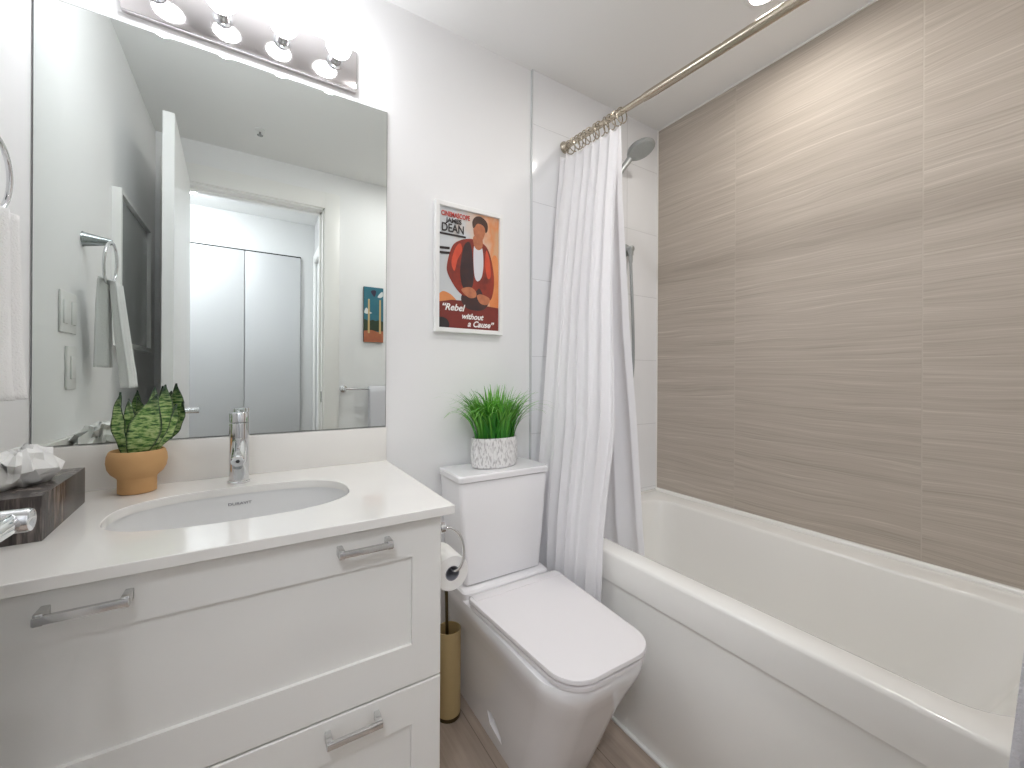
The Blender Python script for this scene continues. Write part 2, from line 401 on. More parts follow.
struct('trim_9', G().box(.790, .794, HY, HY+.004, 0, 2.178), DARK)  # the same gap shade as a dark strip down the right edge
# baseboards
struct('baseboard_back', G().box(.83, XT, -.014, 0, 0, .10, .003), TRIMP)
struct('baseboard_left', G().box(0, .012, FRONT, -.57, 0, .10, .003), TRIMP)
struct('baseboard_front', G().box(.93, TX, FRONT, FRONT+.012, 0, .10, .003), TRIMP)

# ------------------------------------------------------------------ unseen hall ceiling lamp, added to light the room evenly
t = thing('added_hall_lamp', 'unseen white dome lamp added on the hallway ceiling to light the bathroom', 'lamp', (.25, -2.0, CEIL))
make('base', G().lathe([(.21, -.02), (.21, 0)], (0, -2.0, CEIL), 'z', 40), BRUSHED, t)
make('shade', G().lathe([(.001, -.10), (.08, -.094), (.14, -.075), (.18, -.048), (.195, -.02)], (0, -2.0, CEIL), 'z', 40), HALL, t)

# ------------------------------------------------------------------ bathtub
t = thing('bathtub', 'white built-in bathtub with flat apron along the brown tile wall', 'bathtub', (1.88, -.71, 0))
y0, y1 = FRONT+.002, -.012; x0, x1 = TX, W-.001
def L(dx, z, r): return at(rect(x0+dx, x1-max(0, dx)*.0, y0, y1, [r, .001, .001, r], 10), z)
inn = lambda o, ye, z, r: at(rect(1.574+o, 2.150-o*.75, -1.325+ye, -.115-o*.8, r, 10), z)
loops = [L(.012, .462, .004), L(0, .462, .012), L(0, RIM-.012, .012), L(.003, RIM-.004, .012), L(.010, RIM, .012),
         inn(-.012, -.012, RIM, .11), inn(-.004, -.004, RIM-.003, .10), inn(0, 0, RIM-.012, .10), inn(.02, .05, RIM-.12, .11), inn(.045, .13, .28, .12), inn(.07, .2, .20, .13), inn(.11, .26, .165, .13), inn(.20, .36, .158, .06)]
make('basin', G().loft(loops, False, True), ACRY, t, smooth=50)
make('apron_panel', G().box(x0+.008, x0+.03, y0, y1, .0, .464, .002), ACRY, t)
g = G(); g.prism([(W-.018, RIM-.002), (W-.0006, RIM-.002), (W-.0006, RIM+.014), (W-.010, RIM+.014), (W-.014, RIM+.011), (W-.018, RIM+.003)], lambda p: (p[0], y0, p[1]), lambda p: (p[0], -.012, p[1])); g.box(XT+.05, W-.012, -.022, -.0105, RIM-.002, RIM+.008, .003)
make('wall_flange', g, ACRY, t)
make('floor_caulk', G().box(x0-.004, x0+.010, y0, y1, 0, .008, .002), PLASTW, t)
make('drain', G().lathe([(.03, 0), (.03, .004), (.024, .006), (.001, .006)], (1.86, -.35, .157), 'z', 24), CHROME, t)

# ------------------------------------------------------------------ toilet
TC = 1.228
t = thing('toilet', 'white skirted toilet with closed lid between vanity and bathtub', 'toilet', (TC, -.35, 0))
def bowl(z, w, yf, rf, wb=None, rb=.02):
    wb = wb or w
    return at(rpoly([(TC-w, yf), (TC+w, yf), (TC+wb, -.018), (TC-wb, -.018)], [rf, rf, rb, rb], 10), z)
loops = [bowl(0, .126, -.545, .085), bowl(.02, .128, -.556, .087), bowl(.15, .135, -.610, .09), bowl(.25, .145, -.652, .093, .146), bowl(.31, .156, -.682, .097, .158),
         bowl(.35, .165, -.703, .10, .171), bowl(.375, .170, -.714, .103, .178), bowl(.395, .171, -.718, .105, .182), bowl(.408, .167, -.715, .103, .180), bowl(.412, .155, -.70, .10, .17)]
bo = make('bowl', G().loft(loops, True, True), PORC, t, smooth=60)
pz = [(-.282, .090), (-.300, .048), (-.386, .033), (-.378, .058), (-.350, .086), (-.315, .100)]
g = G(); g.loft([[(1.080, y-.004, z+.001) for y, z in pz], [(1.080+.052-.012*(y+.386)/.1, y, z) for y, z in [(lerp(-.32, y, .62), lerp(.066, z, .62)) for y, z in pz]]], True, True)
ct = make('cutter', g, PORC, t); md = bo.modifiers.new('recess', 'BOOLEAN'); md.operation = 'DIFFERENCE'; md.object = ct; md.solver = 'EXACT'
bpy.context.view_layer.update()
me2 = bpy.data.meshes.new_from_object(bo.evaluated_get(bpy.context.evaluated_depsgraph_get())); bo.modifiers.clear(); bo.data = me2
me2.polygons.foreach_set('use_smooth', [True]*len(me2.polygons)); me2.set_sharp_from_angle(angle=radians(50)); me2.name = 'bowl'
bpy.data.objects.remove(ct)
make('tank_deck', G().loft([at(rect(TC-.178, TC+.178, -.212, -.018, .02), z) for z in (.405, .430)]+[at(rect(TC-.172, TC+.172, -.206, -.022, .02), .436)], False, True), PORC, t)
lid_o = [(TC-.154, -.729), (TC+.150, -.729), (TC+.183, -.25), (TC-.183, -.25)]
lid_r = [.085, .085, .012, .012]
def sc(lp, k, c=(TC, -.49)): return [(c[0]+(x-c[0])*k, c[1]+(y-c[1])*k) for x, y in lp]
lp = rpoly(lid_o, lid_r, 12)
make('seat', G().loft([at(sc(lp, .965), .412), at(sc(lp, .985), .414), at(sc(lp, .985), .4225), at(sc(lp, .97), .425)], True, True), SEATP, t)
make('lid', G().loft([at(sc(lp, .985), .4295), at(lp, .4325), at(lp, .440), at(sc(lp, .995), .443), at(sc(lp, .97), .444)], True, True), SEATP, t)
g = G(); g.prism([(-.235, .414), (-.235, .438), (-.252, .446), (-.285, .4455), (-.285, .414)], lambda p: (TC-.170, p[0], p[1]), lambda p: (TC+.170, p[0], p[1]))
make('hinge_cover', g, SEATP, t)
tk = lambda z, wx, yf: at(rect(TC-wx, TC+wx, yf, -.012, [.016, .016, .01, .01], 8), z)
make('tank', G().loft([tk(.4365, .150, -.172), tk(.443, .158, -.18), tk(.60, .171, -.186), tk(.792, .184, -.190), tk(.796, .182, -.188)], True, True), PORC, t)
make('tank_lid', G().loft([tk(.7975, .184, -.190), tk(.800, .189, -.196), tk(.817, .189, -.196), tk(.822, .185, -.192)], True, True), PORC, t)
TANKZ = .822

# ------------------------------------------------------------------ vanity cabinet
t = thing('vanity_cabinet', 'white vanity cabinet with two wide shaker drawers left of the toilet', 'cabinet', (.41, -.28, 0))
CX1 = .822
g = G(); g.box(.002, .02, -.545, -.003, .10, .8485, .001); g.box(CX1-.018, CX1, -.545, -.003, .10, .8485, .001); g.box(.02, CX1-.018, -.02, -.003, .10, .8485); g.box(.02, CX1-.018, -.545, -.02, .10, .118); g.box(.02, CX1-.018, -.545, -.527, .46, .50); g.box(.02, CX1-.018, -.545, -.527, .835, .8485)
make('body', g, CAB, t)
make('toe_kick', G().box(.004, CX1-.01, -.49, -.01, 0, .10), CAB, t)
def ring(x0, x1, z0, z1, y): return [(x0, y, z0), (x1, y, z0), (x1, y, z1), (x0, y, z1)]
def drawer(z0, z1, pz0, pz1):
    a, b = .005, CX1-.0005; g = G(); e = .002
    g.loft([ring(a, b, z0, z1, -.5455), ring(a, b, z0, z1, -.565+e), ring(a+e, b-e, z0+e, z1-e, -.565), ring(.073, .754, pz0, pz1, -.565), ring(.0736, .7534, pz0+.0006, pz1-.0006, -.558)], True, True)
    return make('drawer', g, CAB, t, smooth=20)
def handle(parent, x0, x1, z):
    g = G(); y = -.5655
    g.box(x0, x0+.011, y-.030, y+.0005, z-.009, z+.009, .0015); g.box(x1-.011, x1, y-.030, y+.0005, z-.009, z+.009, .0015)
    g.box(x0, x1, y-.034, y-.025, z-.0062, z+.0062, .0015)
    make('handle', g, HANDM, parent, label='satin chrome bar handle')
d1 = drawer(.4795, .842, .568, .763); handle(d1, .189, .293, .811); handle(d1, .597, .703, .811)
d2 = drawer(.112, .4755, .20, .391); handle(d2, .189, .293, .447); handle(d2, .577, .683, .447)

# ------------------------------------------------------------------ countertop with sink cut-out
t = thing('countertop', 'white quartz countertop with an oval sink opening on the vanity cabinet', 'countertop', (.42, -.29, .849))
SCX, SCY, SA, SB, SE = .432, -.303, .233, .147, 2.6
angs = [2*pi*k/96 for k in range(96)]
rx0, rx1, ry0, ry1 = .002, CR, CF, -.002
corner = [math.atan2(y-SCY, x-SCX) % (2*pi) for x in (rx0, rx1) for y in (ry0, ry1)]
angs = sorted(set(angs+corner))
def outer(a):
    c, s = cos(a), sin(a); k = 9
    if c > 1e-9: k = min(k, (rx1-SCX)/c)
    if c < -1e-9: k = min(k, (rx0-SCX)/c)
    if s > 1e-9: k = min(k, (ry1-SCY)/s)
    if s < -1e-9: k = min(k, (ry0-SCY)/s)
    return (SCX+c*k, SCY+s*k)
def sup(a, k=1.0, e=SE):
    c, s = cos(a), sin(a); r = (abs(c/SA)**e+abs(s/SB)**e)**(-1/e)*k
    return (SCX+c*r, SCY+s*r)
O = [outer(a) for a in angs]; I = [sup(a) for a in angs]; I2 = [sup(a, 1.006) for a in angs]
def inset(p, d): return (min(max(p[0], rx0+d), rx1-d), min(max(p[1], ry0+d), ry1-d))
O2 = [inset(p, .0015) for p in O]
g = G(); g.loft([at(O, .8495), at(O, ZC-.0015), at(O2, ZC), at(I2, ZC), at(I, ZC-.0015), at(I, .8495)], wrap=True)
make('slab', g, QUARTZ, t, smooth=30)
make('backsplash', G().box(.017, CR, -.016, -.001, ZC, MIR[2]-.002, .001), QUARTZ, origin=(.43, -.008, ZC), label='low white quartz backsplash strip under the large mirror', category='backsplash')
make('side_splash', G().box(.001, .0165, CF, -.001, ZC, MIR[2]-.002, .001), QUARTZ, origin=(.008, -.3, ZC), label='low white quartz splash strip along the left wall on the countertop', category='backsplash')

t = thing('sink', 'white oval undermount sink set below the countertop', 'sink', (SCX, SCY, .70))
def bl(k, z, e=2.5, sh=0): return [(x, y+sh, z) for x, y in (sup(a, k, e) for a in angs)]
g = G(); g.loft([bl(1.09, .849, SE), bl(1.015, .849, SE), bl(1.012, .835, SE), bl(.995, .80), bl(.95, .765), bl(.86, .738), bl(.68, .722), bl(.35, .714), bl(.09, .712)])
g.loft([bl(1.09, .849, SE), bl(1.09, .835, SE), bl(1.05, .79), bl(1.0, .75), bl(.9, .72), bl(.7, .70), bl(.09, .695)])
make('bowl', g, SINKP, t, smooth=60, keepn=False)
make('drain', G().lathe([(.001, .006), (.018, .006), (.024, .004), (.026, 0), (.026, -.012)], (SCX, SCY, .7125), 'z', 28), CHROME, t)
yb = SCY+SB*1.006
text_mesh('maker_mark', 'DURAVIT', .010, mat('grey_ink', (90, 90, 96), .5), t, (.425, yb-.0022, .822), FACE_MY, .0003, sx=1.25, label='small grey lettering')

# ------------------------------------------------------------------ faucet
fx, fy = .4215, -.100
t = thing('faucet', 'chrome single-hole faucet behind the oval sink', 'faucet', (fx, fy, ZC))
R = .0233
make('body', G().lathe([(R+.003, 0), (R+.003, .004), (R, .006), (R, .162), (R-.001, .163)], (fx, fy, ZC), 'z', 40), CHROME, t)
make('lever_cap', G().lathe([(R-.001, .165), (R, .166), (R, .189), (R-.001, .191), (.001, .192)], (fx, fy, ZC), 'z', 40), CHROME, t)
make('lever', G().tube([(fx+.004, fy+.015, ZC+.178), (fx-.004, fy+.05, ZC+.188), (fx-.005, fy+.062, ZC+.190)], [.004, .0035, .003], 12), CHROME, t)
sd = V((0, -.955, -.297)); p0 = V((fx, fy-.005, ZC+.112)); fv = V((0, -.297, .955))
prof = [(.0165, 0), (.0165, .085), (.0163, .112), (.0155, .1155), (.0135, .117), (.0115, .1165), (.001, .1165)]
make('spout', G().lathe(prof, p0, (V((1, 0, 0)), fv, sd), 32), CHROME, t)
q0 = p0+sd*.104-fv*.014
make('aerator', G().lathe([(.0085, -.011), (.0105, -.009), (.0105, .006)], q0, (V((1, 0, 0)), sd, fv), 24), SATIN, t)
make('spout_badge', G().lathe([(.0045, 0), (.0045, .0015)], p0+sd*.1163, (V((1, 0, 0)), fv, sd), 6), STEELD, t)

# ------------------------------------------------------------------ wall mirror
t = thing('wall_mirror', 'large frameless mirror above the vanity backsplash', 'mirror', (MIR[0], 0, MIR[2]))
make('backing', G().box(MIR[0], MIR[1], -.005, -.0005, MIR[2], MIR[3]), EDGE, t)
g = G(); y = -.0056; e = .0012
g.loft([ring(MIR[0]+e, MIR[1]-e, MIR[2]+e, MIR[3]-e, y+.0004), ring(MIR[0]+e, MIR[1]-e, MIR[2]+e, MIR[3]-e, y)], True, True)
make('glass', g, GLASSM, t, smooth=0)

# ------------------------------------------------------------------ vanity light bar
t = thing('vanity_light', 'polished chrome light bar with four round bulbs over the mirror', 'wall lamp', (.45, 0, 2.168))
make('backplate', G().box(.159, .740, -.020, -.0005, 2.106, 2.237, .003), PLATEM, t)
for x in (.671, .523, .375, .227):
    c = (x, -.020, 2.176)
    s = make('socket', G().lathe([(.024, 0), (.024, -.003), (.0175, -.006), (.0175, -.020), (.0160, -.022), (.0160, -.046), (.0135, -.048)], c, 'y', 28), CHROME, t)
    p = [(.011, -.045), (.0125, -.049)]+[(max(.001, .036*sin(a)), -.078+.036*cos(a)) for a in [.42+(pi-.42)*k/14 for k in range(15)]]
    make('bulb', G().lathe(p, c, 'y', 28), BULB, s, label='glowing round bulb')

# ------------------------------------------------------------------ tub downlight, added unseen fill downlight, sprinkler
for (lx, ly), lab in (((1.916, -.722), 'round recessed downlight glowing in the ceiling above the bathtub'), ((1.26, -.95), 'unseen recessed downlight added between the door and the toilet to brighten the room')):
    t = thing('recessed_downlight', lab, 'ceiling light', (lx, ly, CEIL), 'recessed ceiling downlights')
    make('trim_ring', G().lathe([(.040, -.002), (.042, -.006), (.055, -.006), (.058, -.003), (.058, 0)], (lx, ly, CEIL), 'z', 40, False, False), PLASTW, t)
    make('lens', G().lathe([(.001, -.003), (.0405, -.003), (.0405, -.001)], (lx, ly, CEIL), 'z', 40, True, False), DOWN if lx > 1.5 else DOWN2, t)
t = thing('sprinkler', 'small chrome sprinkler head on the ceiling near the door', 'sprinkler', (.476, -1.142, CEIL))
make('escutcheon', G().lathe([(.024, 0), (.024, -.004), (.016, -.008), (.007, -.010)], (.476, -1.142, CEIL), 'z', 28), PLASTW, t)
make('deflector', G().lathe([(.005, -.012), (.005, -.026), (.014, -.028), (.014, -.030)], (.476, -1.142, CEIL), 'z', 20), SATIN, t)

# ------------------------------------------------------------------ curtain rod, rings, curtain, liner
RA, RB = V((1.631, -.012, 2.190)), V((1.690, FRONT+.001, 2.145))
rd = lambda y: RA+(RB-RA)*((y-RA.y)/(RB.y-RA.y))
t = thing('curtain_rod', 'brushed nickel tension rod spanning the bathtub below the ceiling', 'rod', tuple(RA))
make('outer_tube', G().tube([rd(-.44), rd(-.46), RB], [.0135, .0150, .0150], 20), BRUSHED, t)
make('inner_tube', G().tube([RA, rd(-.45)], .0120, 20), BRUSHED, t)
dirv = (RB-RA).normalized(); sdv = dirv.cross(V((0, 0, 1))).normalized(); uv_ = sdv.cross(dirv)
for p, s in ((RA, 1), (RB, -1)):
    make('end_flange', G().lathe([(.026, 0.001*s), (.026, .006*s), (.019, .016*s), (.014, .03*s), (.011, .034*s)], p, (sdv, uv_, dirv), 28), BRUSHED, t)
NR = 12
top_y = lambda s: -.035-.30*s
for k in range(NR):
    y = -.05-.285*(k+random.uniform(-.25, .25))/(NR-1); y = min(y, -.05); c = rd(y)-V((0, 0, .014)); tl = random.uniform(-.5, .5)
    pts = [c+V((cos(a)*.024, sin(tl)*cos(a)*.016, sin(a)*.030)) for a in [2*pi*i/20 for i in range(20)]]
    g = G(); g.tube(pts, .0022, 8, True)
    nm = ['first', 'second', 'third', 'fourth', 'fifth', 'sixth', 'seventh', 'eighth', 'ninth', 'tenth', 'eleventh', 'twelfth'][k]
    lab = 'brushed nickel curtain ring nearest the white tile wall' if k == 0 else ('brushed nickel curtain ring farthest out along the rod from the wall' if k == NR-1 else 'brushed nickel curtain ring, %s from the tile wall along the rod' % nm)
    make('curtain_ring', g, BRUSHED, origin=tuple(c), label=lab, category='curtain ring', group='rings on the shower curtain rod')
def interp(tab, z):
    for (z0, v0), (z1, v1) in zip(tab, tab[1:]):
        if z <= z0 and z >= z1: return lerp(v0, v1, (z0-z)/(z0-z1))
    return tab[-1][1] if z < tab[-1][0] else tab[0][1]
XC = [(2.2, 1.632), (2.05, 1.622), (1.5, 1.552), (1.0, 1.502), (.75, 1.472), (.62, 1.458), (.3, 1.448)]
YE = [(2.2, -.335), (1.84, -.346), (1.5, -.376), (1.22, -.410), (.98, -.440), (.40, -.430)]
def outer_c(s, tt):
    z = lerp(2.140-.018*s, .368+.012*s, tt)
    z -= (.012*abs(sin(s*pi*11)))*max(0, 1-tt*12)
    ye = interp(YE, z); y = lerp(-.030, ye, s)
    a = lerp(.011, .022, min(1, tt*1.6))
    if z < .9: a = .020
    ph = s*2*pi*6.5+.7*sin(tt*3+s*4)
    x = interp(XC, z)-.030*max(0, 1-s*4)*max(0, min(1, (z-.9)/.9))+a*sin(ph)*(.75+.25*sin(9*s+1))+.006*sin(ph*2.3+tt*2)*min(1, tt*3)
    y += .007*cos(ph)+.004*sin(tt*9+s*7)*tt
    if z < .66: x = min(x, TX-.006+0*s)
    return (x, y, z)
make('shower_curtain', G().grid(outer_c, 150, 90), CURT, origin=(1.6, -.2, .37), solid=.0012, smooth=80,
     label='white cotton shower curtain gathered at the tile wall, hanging outside the bathtub', category='curtain')
YL = [(2.2, -.337), (1.84, -.345), (1.34, -.380), (.93, -.425), (.56, -.462), (.2, -.47)]
def liner_c(s, tt):
    z = lerp(2.132, .30, tt); z -= (.010*abs(sin(s*pi*9)))*max(0, 1-tt*12)
    ye = interp(YL, z); y = lerp(-.060, ye, s)
    a = lerp(.010, .012, min(1, tt*2)); ph = s*2*pi*4+.4*sin(tt*4)
    xb = interp([(2.2, 1.648), (1.9, 1.650), (1.0, 1.652), (.6, 1.645), (.3, 1.660)], z)
    return (xb+a*sin(ph), y+.006*cos(ph), z)
make('shower_curtain_liner', G().grid(liner_c, 110, 70), LINER, origin=(1.65, -.2, .3), solid=.001, smooth=80,
     label='smooth white curtain liner hanging inside the bathtub rim', category='curtain')

# ------------------------------------------------------------------ hand shower, rail, hose
t = thing('shower_rail', 'chrome sliding shower rail on white tile behind the curtain', 'shower rail', (1.80, -.011, 1.45))
make('rail', G().tube([(1.80, -.055, 1.42), (1.80, -.055, 2.10)], .010, 16), SHOWM, t)
for z in (1.45, 2.07): make('bracket', G().tube([(1.80, -.0105, z), (1.80, -.06, z)], .013, 16), SHOWM, t)
make('slider', G().box(1.775, 1.832, -.085, -.038, 2.00, 2.04, .006), SHOWM, t)
t = thing('hand_shower', 'grey chrome hand shower head tilted out above the curtain', 'shower head', (1.815, -.10, 2.02))
A = V((1.815, -.098, 2.015)); B = V((1.925, -.125, 2.170)); Cc = V((1.985, -.14, 2.230))
make('handle', G().tube([A-V((.02, 0, .04)), A, lerp(A, B, .5), B], [.010, .0125, .013, .015], 18), SHOWM, t)
fn = V((.10, -.42, -.90)).normalized(); fa = V((Cc-B)).normalized(); fa = (fa-fn*fa.dot(fn)).normalized(); fb = fn.cross(fa)
make('head', G().lathe([(.001, -.020), (.03, -.018), (.056, -.008), (.060, .0), (.060, .006), (.056, .010)], Cc, (fa, fb, fn), 36, sx=1.15, sy=1.0), SHOWM, t)
g = G(); g.lathe([(.001, .0115), (.052, .0115), (.054, .009)], Cc, (fa, fb, fn), 36, sx=1.15)
for r_, n_ in ((.014, 6), (.028, 12), (.042, 18)):
    for k in range(n_):
        q = Cc+fa*r_*1.15*cos(2*pi*k/n_)+fb*r_*sin(2*pi*k/n_)
        g.lathe([(.0022, .011), (.0018, .0145)], q, (fa, fb, fn), 6)
make('spray_face', g, mat('grey_spray_face', (178, 184, 184), .35), t)
t = thing('shower_hose', 'grey shower hose hanging from a round wall elbow on white tile', 'shower hose', (2.03, -.011, 1.79))
make('wall_elbow', G().lathe([(.030, 0), (.030, -.006), (.024, -.012), (.016, -.014), (.014, -.045), (.010, -.048)], (2.030, -.0102, 1.795), 'y', 28), SHOWM, t)
make('coupling', G().lathe([(.013, .0), (.013, -.028), (.010, -.030), (.011, -.05), (.009, -.065)], (2.028, -.045, 1.79), 'z', 20), SHOWM, t)
pts = [(2.028, -.045, 1.73), (2.030, -.047, 1.66), (2.036, -.048, 1.55), (2.046, -.046, 1.40), (2.056, -.040, 1.30), (2.058, -.036, 1.20), (2.040, -.033, 1.08), (1.98, -.033, 1.0), (1.90, -.04, 1.05), (1.85, -.05, 1.3), (1.82, -.07, 1.7), (1.80, -.09, 1.97)]
sm = []
for i in range(len(pts)-1):
    p0, p1, p2, p3 = (V(pts[max(0, min(len(pts)-1, j))]) for j in (i-1, i, i+1, i+2))
    for k in range(6):
        u = k/6; sm.append(.5*((2*p1)+(p2-p0)*u+(2*p0-5*p1+4*p2-p3)*u*u+(3*p1-p0-3*p2+p3)*u**3))
make('hose', G().tube(sm, .0075, 12), SHOWM, t)

# ------------------------------------------------------------------ poster
PX0, PX1, PZ0, PZ1 = 1.018, 1.307, 1.327, 1.815
t = thing('framed_poster', 'white framed film poster of a figure in red jacket above the toilet', 'poster', (PX0, 0, PZ0))
ix0, ix1, iz0, iz1 = PX0+.0155, PX1-.0155, PZ0+.017, PZ1-.017
g = G(); g.loft([ring(PX0, PX1, PZ0, PZ1, -.0005), ring(PX0, PX1, PZ0, PZ1, -.021), ring(PX0+.002, PX1-.002, PZ0+.002, PZ1-.002, -.023), ring(ix0, ix1, iz0, iz1, -.023), ring(ix0, ix1, iz0, iz1, -.012), ring(ix0, ix1, iz0, iz1, -.0005)], wrap=True)
make('frame', g, WOODF, t, smooth=20)
pr = make('print', G().box(ix0, ix1, -.0125, -.004, iz0, iz1), POSTER, t, smooth=0)
PW, PH = ix1-ix0, iz1-iz0
lay = [0]
def shape(name, pts, m, n=None):
    lay[0] += 1; y = -.0126-.00012*lay[0]
    g = G(); P = [(ix0+u*PW, iz0+v*PH) for u, v in pts]
    g.prism(P, lambda p: (p[0], y, p[1]), lambda p: (p[0], y+.0001, p[1])); return make(name, g, m, pr, smooth=0)
def blob(pts, n=6):
    out = []; N = len(pts)
    for i in range(N):
        p0, p1, p2, p3 = (V(pts[(i+j) % N]) for j in (-1, 0, 1, 2))
        for k in range(n):
            u = k/n; q = .5*((2*p1)+(p2-p0)*u+(2*p0-5*p1+4*p2-p3)*u*u+(3*p1-p0-3*p2+p3)*u**3)
            out.append((min(max(q.x, 0), 1), min(max(q.y, 0), 1)))
    return out
shape('orange_patch', blob([(.0, .18), (.0, .26), (.08, .30), (.22, .27), (.3, .2)]), ORG)
shape('orange_patch', blob([(.86, .2), (.82, .45), (.9, .66), (.995, .6), (.995, .2)]), ORG)
shape('ground_patch', [(0, 0), (0, .21), (.2, .235), (.45, .24), (.7, .215), (1, .205), (1, 0)], REDG)
shape('figure_trousers', blob([(.36, .27), (.42, .19), (.56, .165), (.74, .18), (.84, .26), (.82, .38), (.5, .38)]), PANTS)
shape('figure_jacket', blob([(.16, .43), (.13, .52), (.21, .68), (.34, .745), (.52, .775), (.70, .76), (.82, .70), (.90, .55), (.92, .40), (.86, .27), (.74, .30), (.66, .36), (.56, .30), (.42, .28), (.30, .32)]), JACK)
shape('figure_shadow', blob([(.34, .5), (.4, .70), (.5, .74), (.55, .6), (.56, .4), (.48, .34), (.38, .36)]), PANTS)
shape('jacket_highlight', blob([(.20, .55), (.26, .67), (.34, .72), (.37, .66), (.30, .58), (.25, .48)]), ORGR)
shape('jacket_highlight', blob([(.78, .70), (.84, .62), (.86, .48), (.80, .46), (.76, .58)]), ORGR)
shape('figure_shirt', blob([(.57, .72), (.70, .72), (.73, .58), (.70, .46), (.62, .42), (.57, .5)]), SHIRT)
shape('figure_neck', blob([(.56, .80), (.57, .72), (.64, .69), (.71, .72), (.70, .80)]), SKIN)
shape('figure_head', blob([(.56, .88), (.57, .81), (.64, .76), (.72, .79), (.76, .87), (.73, .93), (.62, .94)]), SKIN)
shape('figure_hair', blob([(.545, .88), (.54, .93), (.60, .975), (.70, .98), (.79, .94), (.80, .88), (.765, .85), (.75, .89), (.70, .915), (.62, .915), (.57, .875)]), HAIR)
shape('figure_arm', blob([(.36, .33), (.50, .36), (.60, .33), (.60, .28), (.48, .27)]), SKIN)
shape('figure_arm', blob([(.62, .29), (.70, .31), (.84, .28), (.80, .225), (.68, .23)]), SKIN)
shape('credit_bar', [(.0, .645), (.0, .665), (.17, .672), (.17, .652)], BLACK)
shape('credit_bar', [(.0, .605), (.0, .625), (.17, .632), (.17, .612)], BLACK)
shape('credit_bar', [(.005, .768), (.005, .784), (.43, .784), (.43, .768)], BLACK)
shape('corner_patch', blob([(0, .0), (0, .08), (.12, .075), (.17, .03), (.14, 0)]), BLACK)
def ptext(s, u, v, size, m, shear=0, sx=1.0):
    lay[0] += 1
    text_mesh('lettering', s, size*PH, m, pr, (ix0+u*PW, -.0126-.00012*lay[0]-.0001, iz0+v*PH), FACE_MY, .00005, shear, sx=sx, bold=.0009)
ptext('CINEMASCOPE', .265, .925, .056, INKR, 0, .70); ptext('JAMES', .235, .876, .052, BLACK, 0, 1.0); ptext('DEAN', .22, .798, .096, BLACK, 0, .80)
ptext('“Rebel', .22, .148, .078, INKW, .3, .98); ptext('without', .54, .086, .066, INKW, .3, .98); ptext('a Cause”', .68, .022, .070, INKW, .3, .98)

# ------------------------------------------------------------------ snake plant
px, py = .2085, -.079
t = thing('snake_plant', 'small mottled snake plant in terracotta pot beside the faucet', 'plant', (px, py, ZC))
prof = [(.034, 0), (.0375, .002), (.0375, .036), (.040, .040), (.050, .050), (.056, .062), (.0585, .078), (.0575, .092), (.054, .103), (.051, .106), (.049, .105), (.047, .098), (.047, .09)]
pot = make('pot', G().lathe(prof, (px, py, ZC), 'z', 48), TERRA, t)
make('soil', G().lathe([(.048, .092), (.03, .095), (.001, .096)], (px, py, ZC), 'z', 32, False, True), SOIL, t)
def leaf(bx, by, tip, wid, face, cup=.35, belly=.55, twist=.35):
    b = V((px+bx, py+by, ZC+.09)); tp = V((px, py, ZC))+V(tip); g = G(); uvl = g.bm.loops.layers.uv.verify()
    n, mm = 14, 6; ax = (tp-b); side = ax.cross(V((cos(face), sin(face), 0))).normalized(); nrm = side.cross(ax).normalized()
    rows = []
    for i in range(n+1):
        u = i/n; c = b+ax*u+V((0, 0, 1))*0+nrm*(.012*sin(pi*u))
        hw = wid*(.40+.60*sin(pi*min(1, u/belly)*.5)) if u < belly else wid*max(0.02, 1-((u-belly)/(1-belly))**1.5)
        tw = twist*u; s2 = side*cos(tw)+nrm*sin(tw)
        rows.append([c+s2*hw*(2*j/mm-1)+nrm*(cup*hw*(2*j/mm-1)**2+.0025*sin(u*17+j*1.3)) for j in range(mm+1)])
    vs = [[g.bm.verts.new(p) for p in r] for r in rows]
    for i in range(n):
        for j in range(mm):
            f = g.bm.faces.new((vs[i][j], vs[i][j+1], vs[i+1][j+1], vs[i+1][j]))
            for l, (a, c) in zip(f.loops, ((j, i), (j+1, i), (j+1, i+1), (j, i+1))): l[uvl].uv = (a/mm, c/n)
    make('leaf', g, LEAF, t, solid=.0018, smooth=80, keepn=True)
F = -pi/2
leaf(.000, -.020, (.042, -.034, .246), .034, F+.1, .20, .5, .7)
leaf(-.016, -.006, (-.030, -.012, .250), .0185, F-.5, .35, .55, .3)
leaf(.020, -.006, (.056, -.012, .268), .0205, F+.6, .35, .62, .5)
leaf(.014, .012, (.030, .020, .262), .018, F+.3, .3, .6)
leaf(.026, .006, (.074, .012, .216), .0130, F+1.0, .3)
leaf(-.006, .014, (-.022, .026, .232), .0150, F, .3)

# ------------------------------------------------------------------ tissue box
t = thing('tissue_box', 'dark birch-print tissue box with tissue out on the countertop corner', 'tissue box', (.078, -.262, ZC))
bx0, bx1, by0, by1, bz = .018, .138, -.398, -.130, ZC+.080
fp = rpoly([(.024, -.404), (.140, -.398), (.1275, -.130), (.019, -.136)], .0015, 3)
make('carton', G().loft([at(fp, ZC), at(fp, bz)], True, True), TBOX, t)
random.seed(5)
NU, NV = 30, 6
jit = [[random.uniform(-1, 1) for _ in range(NU)] for _ in range(NV+1)]; jz = [[random.uniform(-1, 1) for _ in range(NU)] for _ in range(NV+1)]
def tuft(u, v):
    i = round(u*NU) % NU; j = round(v*NV); a = 2*pi*u
    r = (.038, .042, .044, .040, .031, .019, .003)[j]*(1+.30*jit[j][i]*(.4 if j in (0, 6) else 1)+.22*sin(3*a+1.2))
    z = (.0005, .014, .030, .046, .060, .066, .060)[j]+.006*jz[j][i]*(0 if j == 0 else 1)+.010*(v*cos(a-.6))
    return V((.058+.012*v+r*1.05*cos(a), -.268+r*1.75*sin(a), bz+max(.0005, z)))
